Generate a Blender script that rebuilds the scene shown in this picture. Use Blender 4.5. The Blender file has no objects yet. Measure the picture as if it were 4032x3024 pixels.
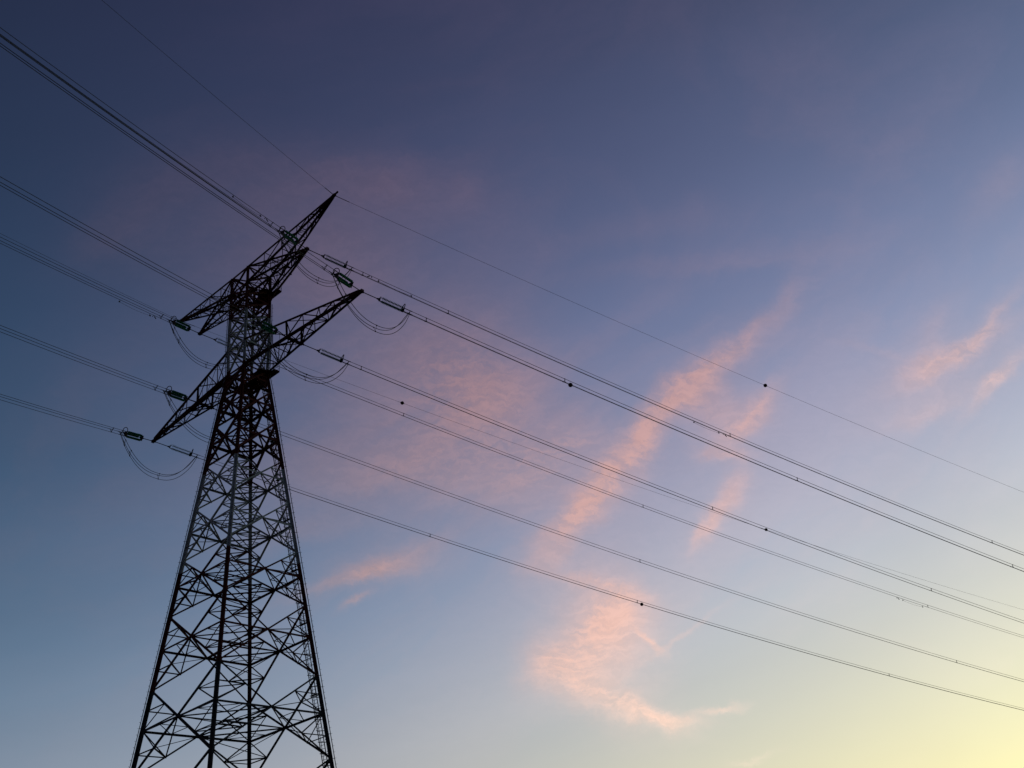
import bpy, math, random
from mathutils import Vector, Matrix
PI = math.pi
sc = bpy.context.scene
COL = sc.collection
random.seed(7)

# ------------------------------------------------------------------ camera
PITCH, ROLL = 0.5554, 0.1323
cam = bpy.data.cameras.new("camera"); cam_o = bpy.data.objects.new("camera", cam); COL.objects.link(cam_o)
cam.sensor_width = 36.0; cam.lens = 36.0 * 3774.0 / 4032.0
cam.clip_start = 0.1; cam.clip_end = 30000.0
Rt = Vector((1, 0, 0)); Fw = Vector((0, math.cos(PITCH), math.sin(PITCH))); Up = Vector((0, -math.sin(PITCH), math.cos(PITCH)))
cr, sr = math.cos(ROLL), math.sin(ROLL)
cx = Rt * cr - Up * sr; cy = Rt * sr + Up * cr; cz = -Fw
CAMZ = 1.7
m = Matrix.Identity(4)
for i in range(3):
    m[i][0] = cx[i]; m[i][1] = cy[i]; m[i][2] = cz[i]
m.translation = Vector((0, 0, CAMZ))
cam_o.matrix_world = m
sc.camera = cam_o
vs = sc.view_settings
vs.view_transform = 'Standard'; vs.look = 'None'; vs.exposure = 0.0; vs.gamma = 1.0; vs.use_curve_mapping = False

# ------------------------------------------------------------------ sky: dusk, sun on the western horizon
SUN_AZ, SUN_EL = math.radians(27.0), math.radians(1.5)
world = bpy.data.worlds.new("World"); sc.world = world; world.use_nodes = True
nt = world.node_tree; N = nt.nodes; Lk = nt.links
bg = N['Background']
world.cycles.sampling_method = 'MANUAL'; world.cycles.sample_map_resolution = 256
def inp(sock, v):
    if hasattr(v, 'is_output'): Lk.new(v, sock)
    elif isinstance(v, (int, float)): sock.default_value = v
    else: sock.default_value = tuple(v)
def mth(op, a, b=None, c=None, clamp=False):
    n = N.new('ShaderNodeMath'); n.operation = op; n.use_clamp = clamp
    inp(n.inputs[0], a)
    if b is not None: inp(n.inputs[1], b)
    if c is not None: inp(n.inputs[2], c)
    return n.outputs[0]
def vec(op, a, b=None, c=None, scale=None):
    n = N.new('ShaderNodeVectorMath'); n.operation = op
    inp(n.inputs[0], a)
    if b is not None: inp(n.inputs[1], b)
    if c is not None: inp(n.inputs[2], c)
    if scale is not None: inp(n.inputs['Scale'], scale)
    return n.outputs['Value'] if op in ('DOT_PRODUCT', 'LENGTH') else n.outputs[0]
tc = N.new('ShaderNodeTexCoord'); D0 = tc.outputs['Generated']
sp = N.new('ShaderNodeSeparateXYZ'); Lk.new(D0, sp.inputs[0])
X, Y, Z = sp.outputs
Zc = mth('MAXIMUM', Z, -0.05)
def expv(lg):
    s = N.new('ShaderNodeSeparateXYZ'); Lk.new(lg, s.inputs[0])
    c = N.new('ShaderNodeCombineXYZ')
    for i in range(3):
        t = mth('MINIMUM', mth('MAXIMUM', s.outputs[i], -4.6), 0.35)
        Lk.new(mth('EXPONENT', t), c.inputs[i])
    return c.outputs[0]
def series(feats, C):
    acc = None
    for f, c in zip(feats, C):
        if acc is None:
            cc = N.new('ShaderNodeCombineXYZ')
            for i in range(3): cc.inputs[i].default_value = c[i]
            acc = cc.outputs[0]
        else:
            cb = N.new('ShaderNodeCombineXYZ')
            for i in range(3): Lk.new(f, cb.inputs[i])
            acc = vec('MULTIPLY_ADD', cb.outputs[0], c, acc)
    return acc
# radiance of the clear twilight sky as a smooth function of direction (bright and warm in the west, navy overhead)
SKY = [[-3.09, -4.43, -8.479], [-0.889, -0.07, -0.805], [1.063, 1.004, 0.621], [-1.886, -0.535, 2.803], [2.412, 3.678, 7.221], [1.915, 3.102, 6.902], [1.034, 0.71, 0.411], [7.511, 3.26, 5.63], [-0.797, -0.649, -0.195], [0.487, 0.1, 0.152], [0.773, 0.73, 2.339], [-3.704, -2.27, -1.925], [-7.039, -2.65, -4.698]]
xx, yy_, zz = mth('MULTIPLY', X, X), mth('MULTIPLY', Y, Y), mth('MULTIPLY', Zc, Zc)
feats = [None, X, Y, Zc, xx, yy_, mth('MULTIPLY', X, Y), mth('MULTIPLY', X, Zc), mth('MULTIPLY', Y, Zc),
         mth('MULTIPLY', xx, X), mth('MULTIPLY', zz, Zc), mth('MULTIPLY', xx, Zc), mth('MULTIPLY', X, zz)]
clear = expv(series(feats, SKY))
sky = N.new('ShaderNodeTexSky'); sky.sky_type = 'NISHITA'; sky.sun_disc = False
sky.sun_elevation = SUN_EL; sky.sun_rotation = SUN_AZ; sky.altitude = 100; sky.dust_density = 1.0; sky.ozone_density = 1.5
def noise(vecin, scale, detail, rough=0.55, dist=0.0, color=False):
    n = N.new('ShaderNodeTexNoise'); n.inputs['Scale'].default_value = scale; n.inputs['Detail'].default_value = detail
    n.inputs['Roughness'].default_value = rough; n.inputs['Distortion'].default_value = dist
    Lk.new(vecin, n.inputs['Vector'])
    return n.outputs['Color'] if color else n.outputs[0]
def remap(v, a, b, c, d):
    n = N.new('ShaderNodeMapRange'); n.interpolation_type = 'SMOOTHSTEP'
    inp(n.inputs['Value'], v)
    for k, x in zip(('From Min', 'From Max', 'To Min', 'To Max'), (a, b, c, d)): n.inputs[k].default_value = x
    return n.outputs[0]
mpv = N.new('ShaderNodeMapping'); mpv.vector_type = 'TEXTURE'
mpv.inputs['Rotation'].default_value = (0.0, math.radians(-12), 0.0); mpv.inputs['Scale'].default_value = (2.5, 1.0, 0.7)
Lk.new(D0, mpv.inputs['Vector'])
uneven = remap(noise(mpv.outputs[0], 3.0, 5, 0.55, 0.4), 0.3, 0.7, 0.955, 1.045)
clear = vec('SCALE', clear, scale=uneven)
clear = vec('ADD', clear, vec('SCALE', sky.outputs[0], scale=0.012))
# thin cirrus lit pink from below the horizon
CLOUD = [[-3.158, -2.003, -1.399], [1.421, 1.381, 1.14], [3.425, 2.051, 1.144], [-1.454, -2.218, -1.579]]
pink = expv(series([None, X, Y, Z], CLOUD))
w1 = vec('SCALE', vec('SUBTRACT', noise(D0, 7.0, 3, color=True), (0.5, 0.5, 0.5)), scale=0.034)
w2 = vec('SCALE', vec('SUBTRACT', noise(D0, 34.0, 7, 0.68, color=True), (0.5, 0.5, 0.5)), scale=0.027)
Dw = vec('ADD', vec('ADD', D0, w1), w2)
BLOBS = [
    [[-0.1284, 0.7028, 0.6997], [10.783, 3.107, -1.143], [-9.427, 23.427, -25.26], 0.38],
    [[-0.321, 0.6731, 0.6662], [12.274, -0.798, 6.72], [8.514, 17.406, -13.483], 0.26],
    [[-0.2235, 0.6914, 0.6871], [10.646, 4.21, -0.773], [-5.426, 11.307, -13.143], 0.22],
    [[-0.0232, 0.723, 0.6905], [52.447, 5.601, -4.103], [-5.943, 31.407, -33.086], 0.16],
    [[-0.1725, 0.7476, 0.6414], [10.501, 3.621, -1.396], [-5.329, 10.282, -13.418], 0.4],
    [[-0.3593, 0.6731, 0.6464], [22.938, 2.507, 10.139], [11.708, 41.558, -36.765], 0.15],
    [[-0.2714, 0.7336, 0.623], [13.254, 5.789, -1.043], [-10.931, 19.937, -28.237], 0.12],
    [[-0.0491, 0.858, 0.5112], [7.27, 2.689, -3.814], [-7.436, 5.647, -10.192], 0.6],
    [[-0.0409, 0.8449, 0.5333], [15.291, 4.799, -6.432], [-11.285, 11.142, -18.516], 0.6],
    [[-0.1372, 0.8758, 0.4627], [8.285, 1.261, 0.071], [-1.862, 13.727, -26.534], 0.5],
    [[0.0434, 0.8844, 0.4646], [20.417, -2.53, 2.908], [8.922, 22.286, -43.255], 0.62],
    [[-0.0032, 0.903, 0.4295], [17.346, -0.264, 0.682], [1.591, 16.261, -34.175], 0.36],
    [[-0.0176, 0.8299, 0.5576], [17.114, 1.519, -1.721], [-3.414, 14.269, -21.345], 0.2],
    [[-0.1829, 0.8276, 0.5307], [13.68, 3.16, -0.211], [-2.314, 9.026, -14.874], 0.22],
    [[0.2839, 0.7869, 0.5479], [19.301, -19.46, 17.948], [74.358, 16.442, -62.135], 0.34],
    [[0.2556, 0.8043, 0.5364], [31.431, -18.825, 13.248], [67.143, 43.591, -97.358], 0.3],
    [[0.2265, 0.8215, 0.5232], [28.589, -15.127, 11.378], [44.595, 31.988, -69.525], 0.74],
    [[0.1912, 0.8419, 0.5046], [28.317, -15.063, 14.403], [39.455, 23.073, -53.44], 0.9],
    [[0.16, 0.859, 0.4863], [26.44, -12.179, 12.814], [39.905, 25.473, -58.132], 1.0],
    [[0.1249, 0.8789, 0.4603], [18.391, -13.984, 21.708], [56.137, 12.661, -39.404], 0.98],
    [[0.0931, 0.8967, 0.4326], [18.306, -10.437, 17.694], [53.415, 16.439, -45.568], 1.0],
    [[0.06, 0.9119, 0.406], [26.678, -10.589, 19.845], [55.989, 24.1, -62.407], 0.8],
    [[0.0364, 0.9212, 0.3874], [38.637, -10.672, 21.746], [61.759, 36.229, -91.95], 0.4],
    [[0.1847, 0.8503, 0.4929], [11.343, -5.862, 5.864], [23.626, 13.523, -32.183], 0.22],
    [[0.0774, 0.9049, 0.4186], [11.537, -5.51, 9.776], [32.219, 11.766, -31.389], 0.22],
    [[0.2444, 0.8522, 0.4626], [23.716, -16.859, 18.53], [73.13, 19.971, -75.427], 0.55],
    [[0.222, 0.8644, 0.4512], [27.037, -13.089, 11.77], [40.816, 24.332, -66.702], 0.6],
    [[0.2052, 0.8777, 0.433], [39.157, -3.661, -11.139], [-38.724, 90.952, -166.026], 0.6],
    [[0.1824, 0.8588, 0.4788], [32.478, 0.566, -13.391], [-32.103, 49.069, -75.786], 0.4],
    [[0.2123, 0.8612, 0.4618], [21.817, -4.632, -1.39], [1.79, 19.703, -37.568], 0.34],
    [[0.1976, 0.8514, 0.4859], [30.454, 2.9, -17.464], [-39.066, 43.795, -60.852], 0.3],
    [[0.2116, 0.8906, 0.4026], [18.111, -17.637, 29.498], [76.476, 2.408, -45.514], 0.34],
    [[0.1865, 0.907, 0.3777], [21.071, -14.049, 23.333], [82.049, 11.179, -67.367], 0.62],
    [[0.1679, 0.9162, 0.3639], [38.668, -24.205, 43.096], [149.266, 21.134, -122.06], 0.3],
    [[0.055, 0.9591, 0.2776], [4.824, 3.001, -11.324], [-20.926, 3.51, -7.984], 0.28],
    [[0.0311, 0.9292, 0.3684], [31.241, -6.772, 14.444], [53.052, 36.864, -97.46], 0.3],
    [[0.0567, 0.9411, 0.3333], [21.746, 1.376, -7.588], [-58.27, 58.859, -156.304], 0.55],
    [[0.0739, 0.9486, 0.3076], [23.749, 2.947, -14.797], [-18.928, 10.638, -28.262], 0.72],
    [[0.0402, 0.9567, 0.2883], [15.596, -5.802, 17.074], [27.011, 5.715, -22.731], 0.66],
    [[0.0065, 0.9638, 0.2667], [33.441, -3.737, 12.694], [14.433, 9.638, -35.185], 0.58],
    [[0.0304, 0.9703, 0.2399], [17.052, 2.743, -13.256], [-35.582, 11.827, -43.321], 0.6],
    [[0.0762, 0.9747, 0.2103], [21.848, 0.679, -11.062], [-49.16, 24.471, -95.591], 0.62],
    [[0.1101, 0.9742, 0.1971], [35.178, -2.695, -6.329], [-26.872, 36.383, -164.855], 0.6],
    [[-0.0125, 0.9643, 0.2647], [71.391, 3.27, -8.543], [-4.552, 9.394, -34.44], 0.25],
    [[0.1033, 0.9569, 0.2714], [41.97, 7.502, -42.427], [-191.855, 70.989, -177.236], 0.6],
    [[0.1375, 0.9525, 0.2716], [21.62, -5.72, 9.116], [153.555, 69.288, -320.699], 0.25],
    [[0.1604, 0.9669, 0.1986], [52.515, -8.08, -3.084], [-7.229, 57.347, -273.371], 0.5],
    [[0.0575, 0.9627, 0.2643], [26.77, -0.578, -3.719], [-5.485, 11.661, -41.289], 0.22],
    [[0.4206, 0.7905, 0.4452], [12.796, -7.987, 2.091], [13.022, 12.044, -33.685], 0.3],
    [[0.4619, 0.745, 0.4813], [28.004, -24.591, 11.191], [60.518, 24.928, -96.663], 0.15],
    [[0.4237, 0.784, 0.4537], [18.397, -11.387, 2.495], [37.391, 38.268, -101.055], 0.8],
    [[0.4527, 0.7608, 0.4649], [23.36, -24.077, 16.654], [113.818, 15.839, -136.752], 0.55],
    [[0.3955, 0.7972, 0.4562], [35.637, -18.69, 1.765], [25.284, 39.608, -91.128], 0.5],
    [[0.4537, 0.7849, 0.4219], [23.236, -18.393, 9.228], [66.192, 24.782, -117.283], 0.78],
    [[0.4031, 0.7778, 0.4823], [62.833, -7.079, -41.095], [-14.275, 23.434, -25.862], 0.22],
    [[0.3899, 0.8191, 0.4207], [22.249, -11.426, 1.627], [25.115, 35.698, -92.781], 0.34],
    [[0.3589, 0.8015, 0.4784], [23.634, -2.007, -14.369], [-84.448, 131.704, -157.298], 0.12],
    [[-0.1947, 0.9098, 0.3665], [21.195, 1.488, 7.566], [40.142, 58.529, -123.963], 0.55],
    [[-0.1617, 0.9118, 0.3775], [32.217, 5.658, 0.137], [-8.713, 52.805, -131.254], 0.5],
    [[-0.128, 0.9123, 0.3891], [18.728, 0.859, 4.144], [17.228, 39.089, -85.974], 0.25],
    [[-0.187, 0.9199, 0.3447], [50.303, -1.799, 32.099], [108.534, 84.029, -165.376], 0.55],
    [[-0.1385, 0.915, 0.379], [16.123, 2.362, 0.189], [-2.348, 19.947, -49.008], 0.26],
    [[-0.2074, 0.8859, 0.4149], [13.856, 2.188, 2.255], [6.289, 35.861, -73.438], 0.22],
    [[0.011, 0.932, 0.3622], [26.136, -8.758, 21.742], [46.872, 18.455, -48.912], 0.3],
    [[0.4662, 0.6806, 0.5652], [16.884, -21.244, 11.655], [39.879, 8.219, -42.789], 0.28],
    [[0.2005, 0.7746, 0.5999], [9.462, -1.576, -1.129], [0.866, 72.136, -93.433], 0.14],
    [[0.1352, 0.7599, 0.6358], [10.425, -1.613, -0.288], [6.455, 53.337, -65.125], 0.1],
    [[0.2535, 0.7693, 0.5865], [13.866, -2.955, -2.117], [1.316, 108.365, -142.7], 0.12],
    [[0.0488, 0.9195, 0.3901], [25.593, -3.329, 4.643], [22.272, 39.024, -94.779], 0.3],
    [[0.176, 0.9726, 0.1521], [49.599, -9.702, 4.643], [44.931, 50.436, -374.601], 0.18]]
keep = None
for c, e1, e2, w in BLOBS:
    q1 = vec('DOT_PRODUCT', vec('SUBTRACT', Dw, c), e1)
    q2 = vec('DOT_PRODUCT', vec('SUBTRACT', Dw, c), e2)
    q = mth('MULTIPLY_ADD', q1, q1, mth('MULTIPLY', q2, q2))
    # only on the near side of the sky
    q = mth('ADD', q, mth('MULTIPLY', mth('LESS_THAN', vec('DOT_PRODUCT', D0, c), 0.0), 50.0))
    g = mth('MULTIPLY', mth('EXPONENT', mth('MULTIPLY', q, -0.85)), w)
    one = mth('SUBTRACT', 1.0, g)
    keep = one if keep is None else mth('MULTIPLY', keep, one)
mask = mth('SUBTRACT', 1.0, keep)
# fibres: stretched noise along the wind, plus fine ripples
mp = N.new('ShaderNodeMapping'); mp.vector_type = 'TEXTURE'
mp.inputs['Rotation'].default_value = (0.0, math.radians(-24), 0.0); mp.inputs['Scale'].default_value = (3.2, 1.0, 0.8)
Lk.new(Dw, mp.inputs['Vector'])
fib = noise(mp.outputs[0], 14.0, 8, 0.62, 0.6)
mp2 = N.new('ShaderNodeMapping'); mp2.vector_type = 'TEXTURE'
mp2.inputs['Rotation'].default_value = (0.0, math.radians(6), 0.0); mp2.inputs['Scale'].default_value = (2.6, 1.0, 0.8)
Lk.new(Dw, mp2.inputs['Vector'])
rip = noise(mp2.outputs[0], 115.0, 6, 0.66, 0.5)
soft = mth('ADD', mth('ADD', mth('MULTIPLY', fib, 0.5), mth('MULTIPLY', rip, 0.5)), mth('MULTIPLY', mth('SUBTRACT', mask, 0.6), 0.10))
crisp = mth('MULTIPLY', mask, remap(soft, 0.38, 0.64, 0.48, 1.02))
smooth_ = mth('MULTIPLY', mask, remap(fib, 0.3, 0.7, 0.72, 1.12))
kx = remap(mask, 0.4, 0.75, 0.2, 0.9)          # thick streaks break into ripples, thin veils stay soft
dens = mth('ADD', mth('MULTIPLY', crisp, kx), mth('MULTIPLY', smooth_, mth('SUBTRACT', 1.0, kx)))
# a barely visible veil over the whole upper sky
veil = mth('MULTIPLY', remap(noise(mp.outputs[0], 4.0, 7, 0.6, 0.8), 0.40, 0.68, 0.0, 0.20), remap(Z, 0.12, 0.4, 0.25, 1.0))
dens = mth('MINIMUM', mth('ADD', dens, veil), 0.95)
mix = N.new('ShaderNodeMix'); mix.data_type = 'RGBA'
Lk.new(dens, mix.inputs['Factor']); Lk.new(clear, mix.inputs[6]); Lk.new(vec('MULTIPLY', vec('SCALE', pink, scale=remap(rip, 0.35, 0.65, 0.95, 1.05)), vec('ADD', (0.97, 1.0, 1.04), vec('SCALE', (0.16, 0.02, -0.12), scale=mask))), mix.inputs[7])
Lk.new(mix.outputs[2], bg.inputs['Color']); bg.inputs['Strength'].default_value = 1.0

sun = bpy.data.lights.new("sun", 'SUN'); sun.energy = 0.03; sun.angle = math.radians(3.0); sun.color = (1.0, 0.62, 0.38)
sun_o = bpy.data.objects.new("sun", sun); COL.objects.link(sun_o)
sd = Vector((math.sin(SUN_AZ) * math.cos(SUN_EL), math.cos(SUN_AZ) * math.cos(SUN_EL), math.sin(SUN_EL)))
sun_o.rotation_euler = sd.to_track_quat('Z', 'Y').to_euler(); sun_o.location = (60, 300, 60)

# ------------------------------------------------------------------ materials
def mat(name, color, rough=0.7, metal=0.0, noise_amt=0.25, scale=6.0, spec=0.3):
    mt = bpy.data.materials.new(name); mt.use_nodes = True
    n = mt.node_tree.nodes; l = mt.node_tree.links; b = n['Principled BSDF']
    b.inputs['Roughness'].default_value = rough; b.inputs['Metallic'].default_value = metal
    b.inputs['Specular IOR Level'].default_value = spec
    g = n.new('ShaderNodeNewGeometry'); nz = n.new('ShaderNodeTexNoise'); nz.inputs['Scale'].default_value = scale; nz.inputs['Detail'].default_value = 5
    l.new(g.outputs['Position'], nz.inputs['Vector'])
    mx = n.new('ShaderNodeMix'); mx.data_type = 'RGBA'; l.new(nz.outputs[0], mx.inputs['Factor'])
    mx.inputs[6].default_value = (*[c * (1 - noise_amt) for c in color], 1); mx.inputs[7].default_value = (*[min(1, c * (1 + noise_amt)) for c in color], 1)
    l.new(mx.outputs[2], b.inputs['Base Color'])
    return mt
S = 2.0
def zw(z): return (z - 1.6) * S + CAMZ
def paint():
    """steel paint in aviation warning bands: the band follows the height on the tower, with dusk darkness coloured in below them"""
    mt = bpy.data.materials.new("banded_steel_paint"); mt.use_nodes = True
    n = mt.node_tree.nodes; l = mt.node_tree.links; b = n['Principled BSDF']
    b.inputs['Roughness'].default_value = 0.8; b.inputs['Specular IOR Level'].default_value = 0.15
    g = n.new('ShaderNodeNewGeometry'); s = n.new('ShaderNodeSeparateXYZ'); l.new(g.outputs['Position'], s.inputs[0])
    r = n.new('ShaderNodeValToRGB'); r.color_ramp.interpolation = 'CONSTANT'
    mr = n.new('ShaderNodeMapRange'); l.new(s.outputs[2], mr.inputs['Value'])
    mr.inputs['From Min'].default_value = 0.0; mr.inputs['From Max'].default_value = 100.0
    l.new(mr.outputs[0], r.inputs[0])
    red, white, dark = (0.075, 0.012, 0.010, 1), (0.30, 0.31, 0.31, 1), (0.030, 0.031, 0.036, 1)  # dark: dusk gloom over the lowest bands, put into their colour
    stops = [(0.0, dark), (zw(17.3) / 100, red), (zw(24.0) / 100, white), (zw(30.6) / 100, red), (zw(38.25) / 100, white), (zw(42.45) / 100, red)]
    e = r.color_ramp.elements
    e[0].position = 0.0; e[0].color = stops[0][1]
    e[1].position = stops[1][0]; e[1].color = stops[1][1]
    for p_, c_ in stops[2:]:
        k = e.new(p_); k.color = c_
    nz = n.new('ShaderNodeTexNoise'); nz.inputs['Scale'].default_value = 1.7; nz.inputs['Detail'].default_value = 6
    l.new(g.outputs['Position'], nz.inputs['Vector'])
    mr2 = n.new('ShaderNodeMapRange'); l.new(nz.outputs[0], mr2.inputs['Value']); mr2.inputs['From Min'].default_value = 0.3; mr2.inputs['From Max'].default_value = 0.7
    mr2.inputs['To Min'].default_value = 0.55; mr2.inputs['To Max'].default_value = 1.1
    vm = n.new('ShaderNodeVectorMath'); vm.operation = 'SCALE'; l.new(r.outputs[0], vm.inputs[0]); l.new(mr2.outputs[0], vm.inputs['Scale'])
    l.new(vm.outputs[0], b.inputs['Base Color'])
    return mt
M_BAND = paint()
M_RED = mat("dull_red_steel_paint", (0.045, 0.010, 0.009), 0.85, 0, 0.4, 1.5, 0.12)
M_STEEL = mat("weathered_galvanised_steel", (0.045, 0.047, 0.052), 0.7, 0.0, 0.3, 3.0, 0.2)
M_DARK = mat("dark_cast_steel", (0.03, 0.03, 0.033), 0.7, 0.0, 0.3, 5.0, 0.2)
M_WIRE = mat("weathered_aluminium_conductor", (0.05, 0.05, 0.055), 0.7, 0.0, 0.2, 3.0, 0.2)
M_BALL = mat("dark_red_marker_plastic", (0.03, 0.008, 0.006), 0.6, 0, 0.2, 2.0, 0.15)
M_CONC = mat("concrete", (0.3, 0.29, 0.27), 0.9)
M_GROUND = mat("dry_grass_ground", (0.05, 0.06, 0.025), 0.95, 0, 0.5, 0.3, 0.1)
def glass():
    mt = bpy.data.materials.new("green_toughened_glass"); mt.use_nodes = True
    n = mt.node_tree.nodes; l = mt.node_tree.links; b = n['Principled BSDF']
    b.inputs['Roughness'].default_value = 0.25
    tr = n.new('ShaderNodeBsdfTranslucent'); tr.inputs[0].default_value = (0.05, 0.62, 0.42, 1)
    b.inputs['Base Color'].default_value = (0.006, 0.10, 0.07, 1); b.inputs['Specular IOR Level'].default_value = 0.25
    nz = n.new('ShaderNodeTexNoise'); nz.inputs['Scale'].default_value = 8
    mx = n.new('ShaderNodeMixShader'); mr = n.new('ShaderNodeMapRange'); l.new(nz.outputs[0], mr.inputs['Value'])
    mr.inputs['To Min'].default_value = 0.25; mr.inputs['To Max'].default_value = 0.5
    l.new(mr.outputs[0], mx.inputs[0]); l.new(b.outputs[0], mx.inputs[1]); l.new(tr.outputs[0], mx.inputs[2])
    l.new(mx.outputs[0], n['Material Output'].inputs['Surface'])
    return mt
M_GLASS = glass()

# ------------------------------------------------------------------ helpers
PHI, TX, TY = 0.6599, -17.476, 52.9988
cph, sph = math.cos(PHI), math.sin(PHI)
def W(u, v, z):            # tower frame (u along the arms, v along the line) to world metres
    return Vector(((TX + u * cph + v * sph) * S, (TY - u * sph + v * cph) * S, zw(z)))
class MB:
    def __init__(s): s.v = []; s.f = []
    def add(s, vs, fs):
        o = len(s.v); s.v += [tuple(p) for p in vs]; s.f += [tuple(i + o for i in f) for f in fs]
    def angle(s, a, b, size, out=None, th=None, spin=0.0):
        """rolled steel angle (L section) from a to b; 'out' is the side its heel points to"""
        a, b = Vector(a), Vector(b); d = b - a
        if d.length < 1e-6: return
        d.normalize(); th = th or size * 0.14
        ref = Vector(out) if out is not None else (Vector((0, 0, 1)) if abs(d.z) < 0.9 else Vector((1, 0, 0)))
        n1 = ref - d * ref.dot(d)
        if n1.length < 1e-4: n1 = Vector((1, 0, 0)) - d * d.x
        n1.normalize(); n2 = d.cross(n1)
        if spin: n1, n2 = n1 * math.cos(spin) + n2 * math.sin(spin), n2 * math.cos(spin) - n1 * math.sin(spin)
        # heel at +n1; flanges run back at 45 degrees on both sides
        e1 = (-n1 + n2).normalized(); e2 = (-n1 - n2).normalized()
        heel = n1 * size * 0.35
        prof = [heel, heel + e1 * size, heel + e1 * size + e2 * th, heel + e1 * th + e2 * th, heel + e2 * size + e1 * th, heel + e2 * size]
        vs = [a + p for p in prof] + [b + p for p in prof]
        fs = [(i, (i + 1) % 6, (i + 1) % 6 + 6, i + 6) for i in range(6)]
        fs += [(0, 3, 2, 1), (0, 5, 4, 3), (6, 7, 8, 9), (6, 9, 10, 11)]
        s.add(vs, fs)
    def box(s, a, b, w, h, ref=None):
        a, b = Vector(a), Vector(b); d = (b - a).normalized()
        ref = Vector(ref) if ref is not None else (Vector((0, 0, 1)) if abs(d.z) < 0.9 else Vector((1, 0, 0)))
        n1 = (ref - d * ref.dot(d)).normalized(); n2 = d.cross(n1)
        c = [n1 * h / 2 + n2 * w / 2, n1 * h / 2 - n2 * w / 2, -n1 * h / 2 - n2 * w / 2, -n1 * h / 2 + n2 * w / 2]
        s.add([a + p for p in c] + [b + p for p in c], [(0, 1, 5, 4), (1, 2, 6, 5), (2, 3, 7, 6), (3, 0, 4, 7), (0, 3, 2, 1), (4, 5, 6, 7)])
    def tube(s, pts, r, n=6, cap=True):
        pts = [Vector(p) for p in pts]; rings = []
        ref = Vector((0, 0, 1))
        for i, p in enumerate(pts):
            d = (pts[min(i + 1, len(pts) - 1)] - pts[max(i - 1, 0)]).normalized()
            rr = ref if abs(d.dot(ref)) < 0.95 else Vector((1, 0, 0))
            n1 = (rr - d * rr.dot(d)).normalized(); n2 = d.cross(n1)
            rings.append([p + (n1 * math.cos(t) + n2 * math.sin(t)) * r for t in [2 * PI * k / n for k in range(n)]])
        vs = [q for ring in rings for q in ring]
        fs = [(i * n + k, i * n + (k + 1) % n, (i + 1) * n + (k + 1) % n, (i + 1) * n + k) for i in range(len(pts) - 1) for k in range(n)]
        if cap: fs += [tuple(range(n - 1, -1, -1)), tuple((len(pts) - 1) * n + k for k in range(n))]
        s.add(vs, fs)
    def ring(s, c, ax, R, r, n=28, k=8, half=None):
        c = Vector(c); ax = Vector(ax).normalized(); ref = Vector((0, 0, 1)) if abs(ax.z) < 0.9 else Vector((1, 0, 0))
        n1 = (ref - ax * ref.dot(ax)).normalized(); n2 = ax.cross(n1)
        vs = []; fs = []
        for i in range(n):
            t = 2 * PI * i / n; dd = n1 * math.cos(t) + n2 * math.sin(t)
            for j in range(k):
                q = 2 * PI * j / k; vs.append(c + dd * (R + r * math.cos(q)) + ax * r * math.sin(q))
        for i in range(n):
            for j in range(k): fs.append((i * k + j, ((i + 1) % n) * k + j, ((i + 1) % n) * k + (j + 1) % k, i * k + (j + 1) % k))
        s.add(vs, fs)
    def lathe(s, o, ax, prof, n=14):
        o = Vector(o); ax = Vector(ax).normalized(); ref = Vector((0, 0, 1)) if abs(ax.z) < 0.9 else Vector((1, 0, 0))
        n1 = (ref - ax * ref.dot(ax)).normalized(); n2 = ax.cross(n1); vs = []
        for (t, r) in prof:
            for k in range(n):
                q = 2 * PI * k / n; vs.append(o + ax * t + (n1 * math.cos(q) + n2 * math.sin(q)) * max(r, 1e-4))
        fs = [(i * n + k, i * n + (k + 1) % n, (i + 1) * n + (k + 1) % n, (i + 1) * n + k) for i in range(len(prof) - 1) for k in range(n)]
        fs += [tuple(range(n - 1, -1, -1)), tuple((len(prof) - 1) * n + k for k in range(n))]
        s.add(vs, fs)
    def plate(s, pts, th, nrm=None):
        pts = [Vector(p) for p in pts]; n = len(pts)
        nn = Vector(nrm).normalized() if nrm is not None else (pts[1] - pts[0]).cross(pts[2] - pts[0]).normalized()
        vs = [p + nn * th / 2 for p in pts] + [p - nn * th / 2 for p in pts]
        s.add(vs, [tuple(range(n)), tuple(range(2 * n - 1, n - 1, -1))] + [(i, i + n, (i + 1) % n + n, (i + 1) % n) for i in range(n)])
    def build(s, name, material, parent=None, origin=None):
        o0 = Vector(origin) if origin is not None else Vector((0, 0, 0))
        me = bpy.data.meshes.new(name); me.from_pydata([tuple(Vector(p) - o0) for p in s.v], [], s.f); me.update()
        me.materials.append(material)
        ob = bpy.data.objects.new(name, me); COL.objects.link(ob)
        if parent is not None: ob.parent = parent
        return ob
def thing(name, loc, label, cat, group=None):
    o = bpy.data.objects.new(name, None); COL.objects.link(o); o.location = loc; o.empty_display_size = 0.5
    o['label'] = label; o['category'] = cat
    if group: o['group'] = group
    return o
def tag(o, label, cat, group=None):
    o['label'] = label; o['category'] = cat
    if group: o['group'] = group
def lerp(a, b, t): return Vector(a) * (1 - t) + Vector(b) * t

# ------------------------------------------------------------------ ground
g = MB(); R = 9000; n = 64
g.add([(0, 0, 0)] + [(R * math.cos(2 * PI * k / n), R * math.sin(2 * PI * k / n), 0) for k in range(n)], [(0, k + 1, (k + 1) % n + 1) for k in range(n)])
go = g.build("ground", M_GROUND); go['kind'] = 'structure'

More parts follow.
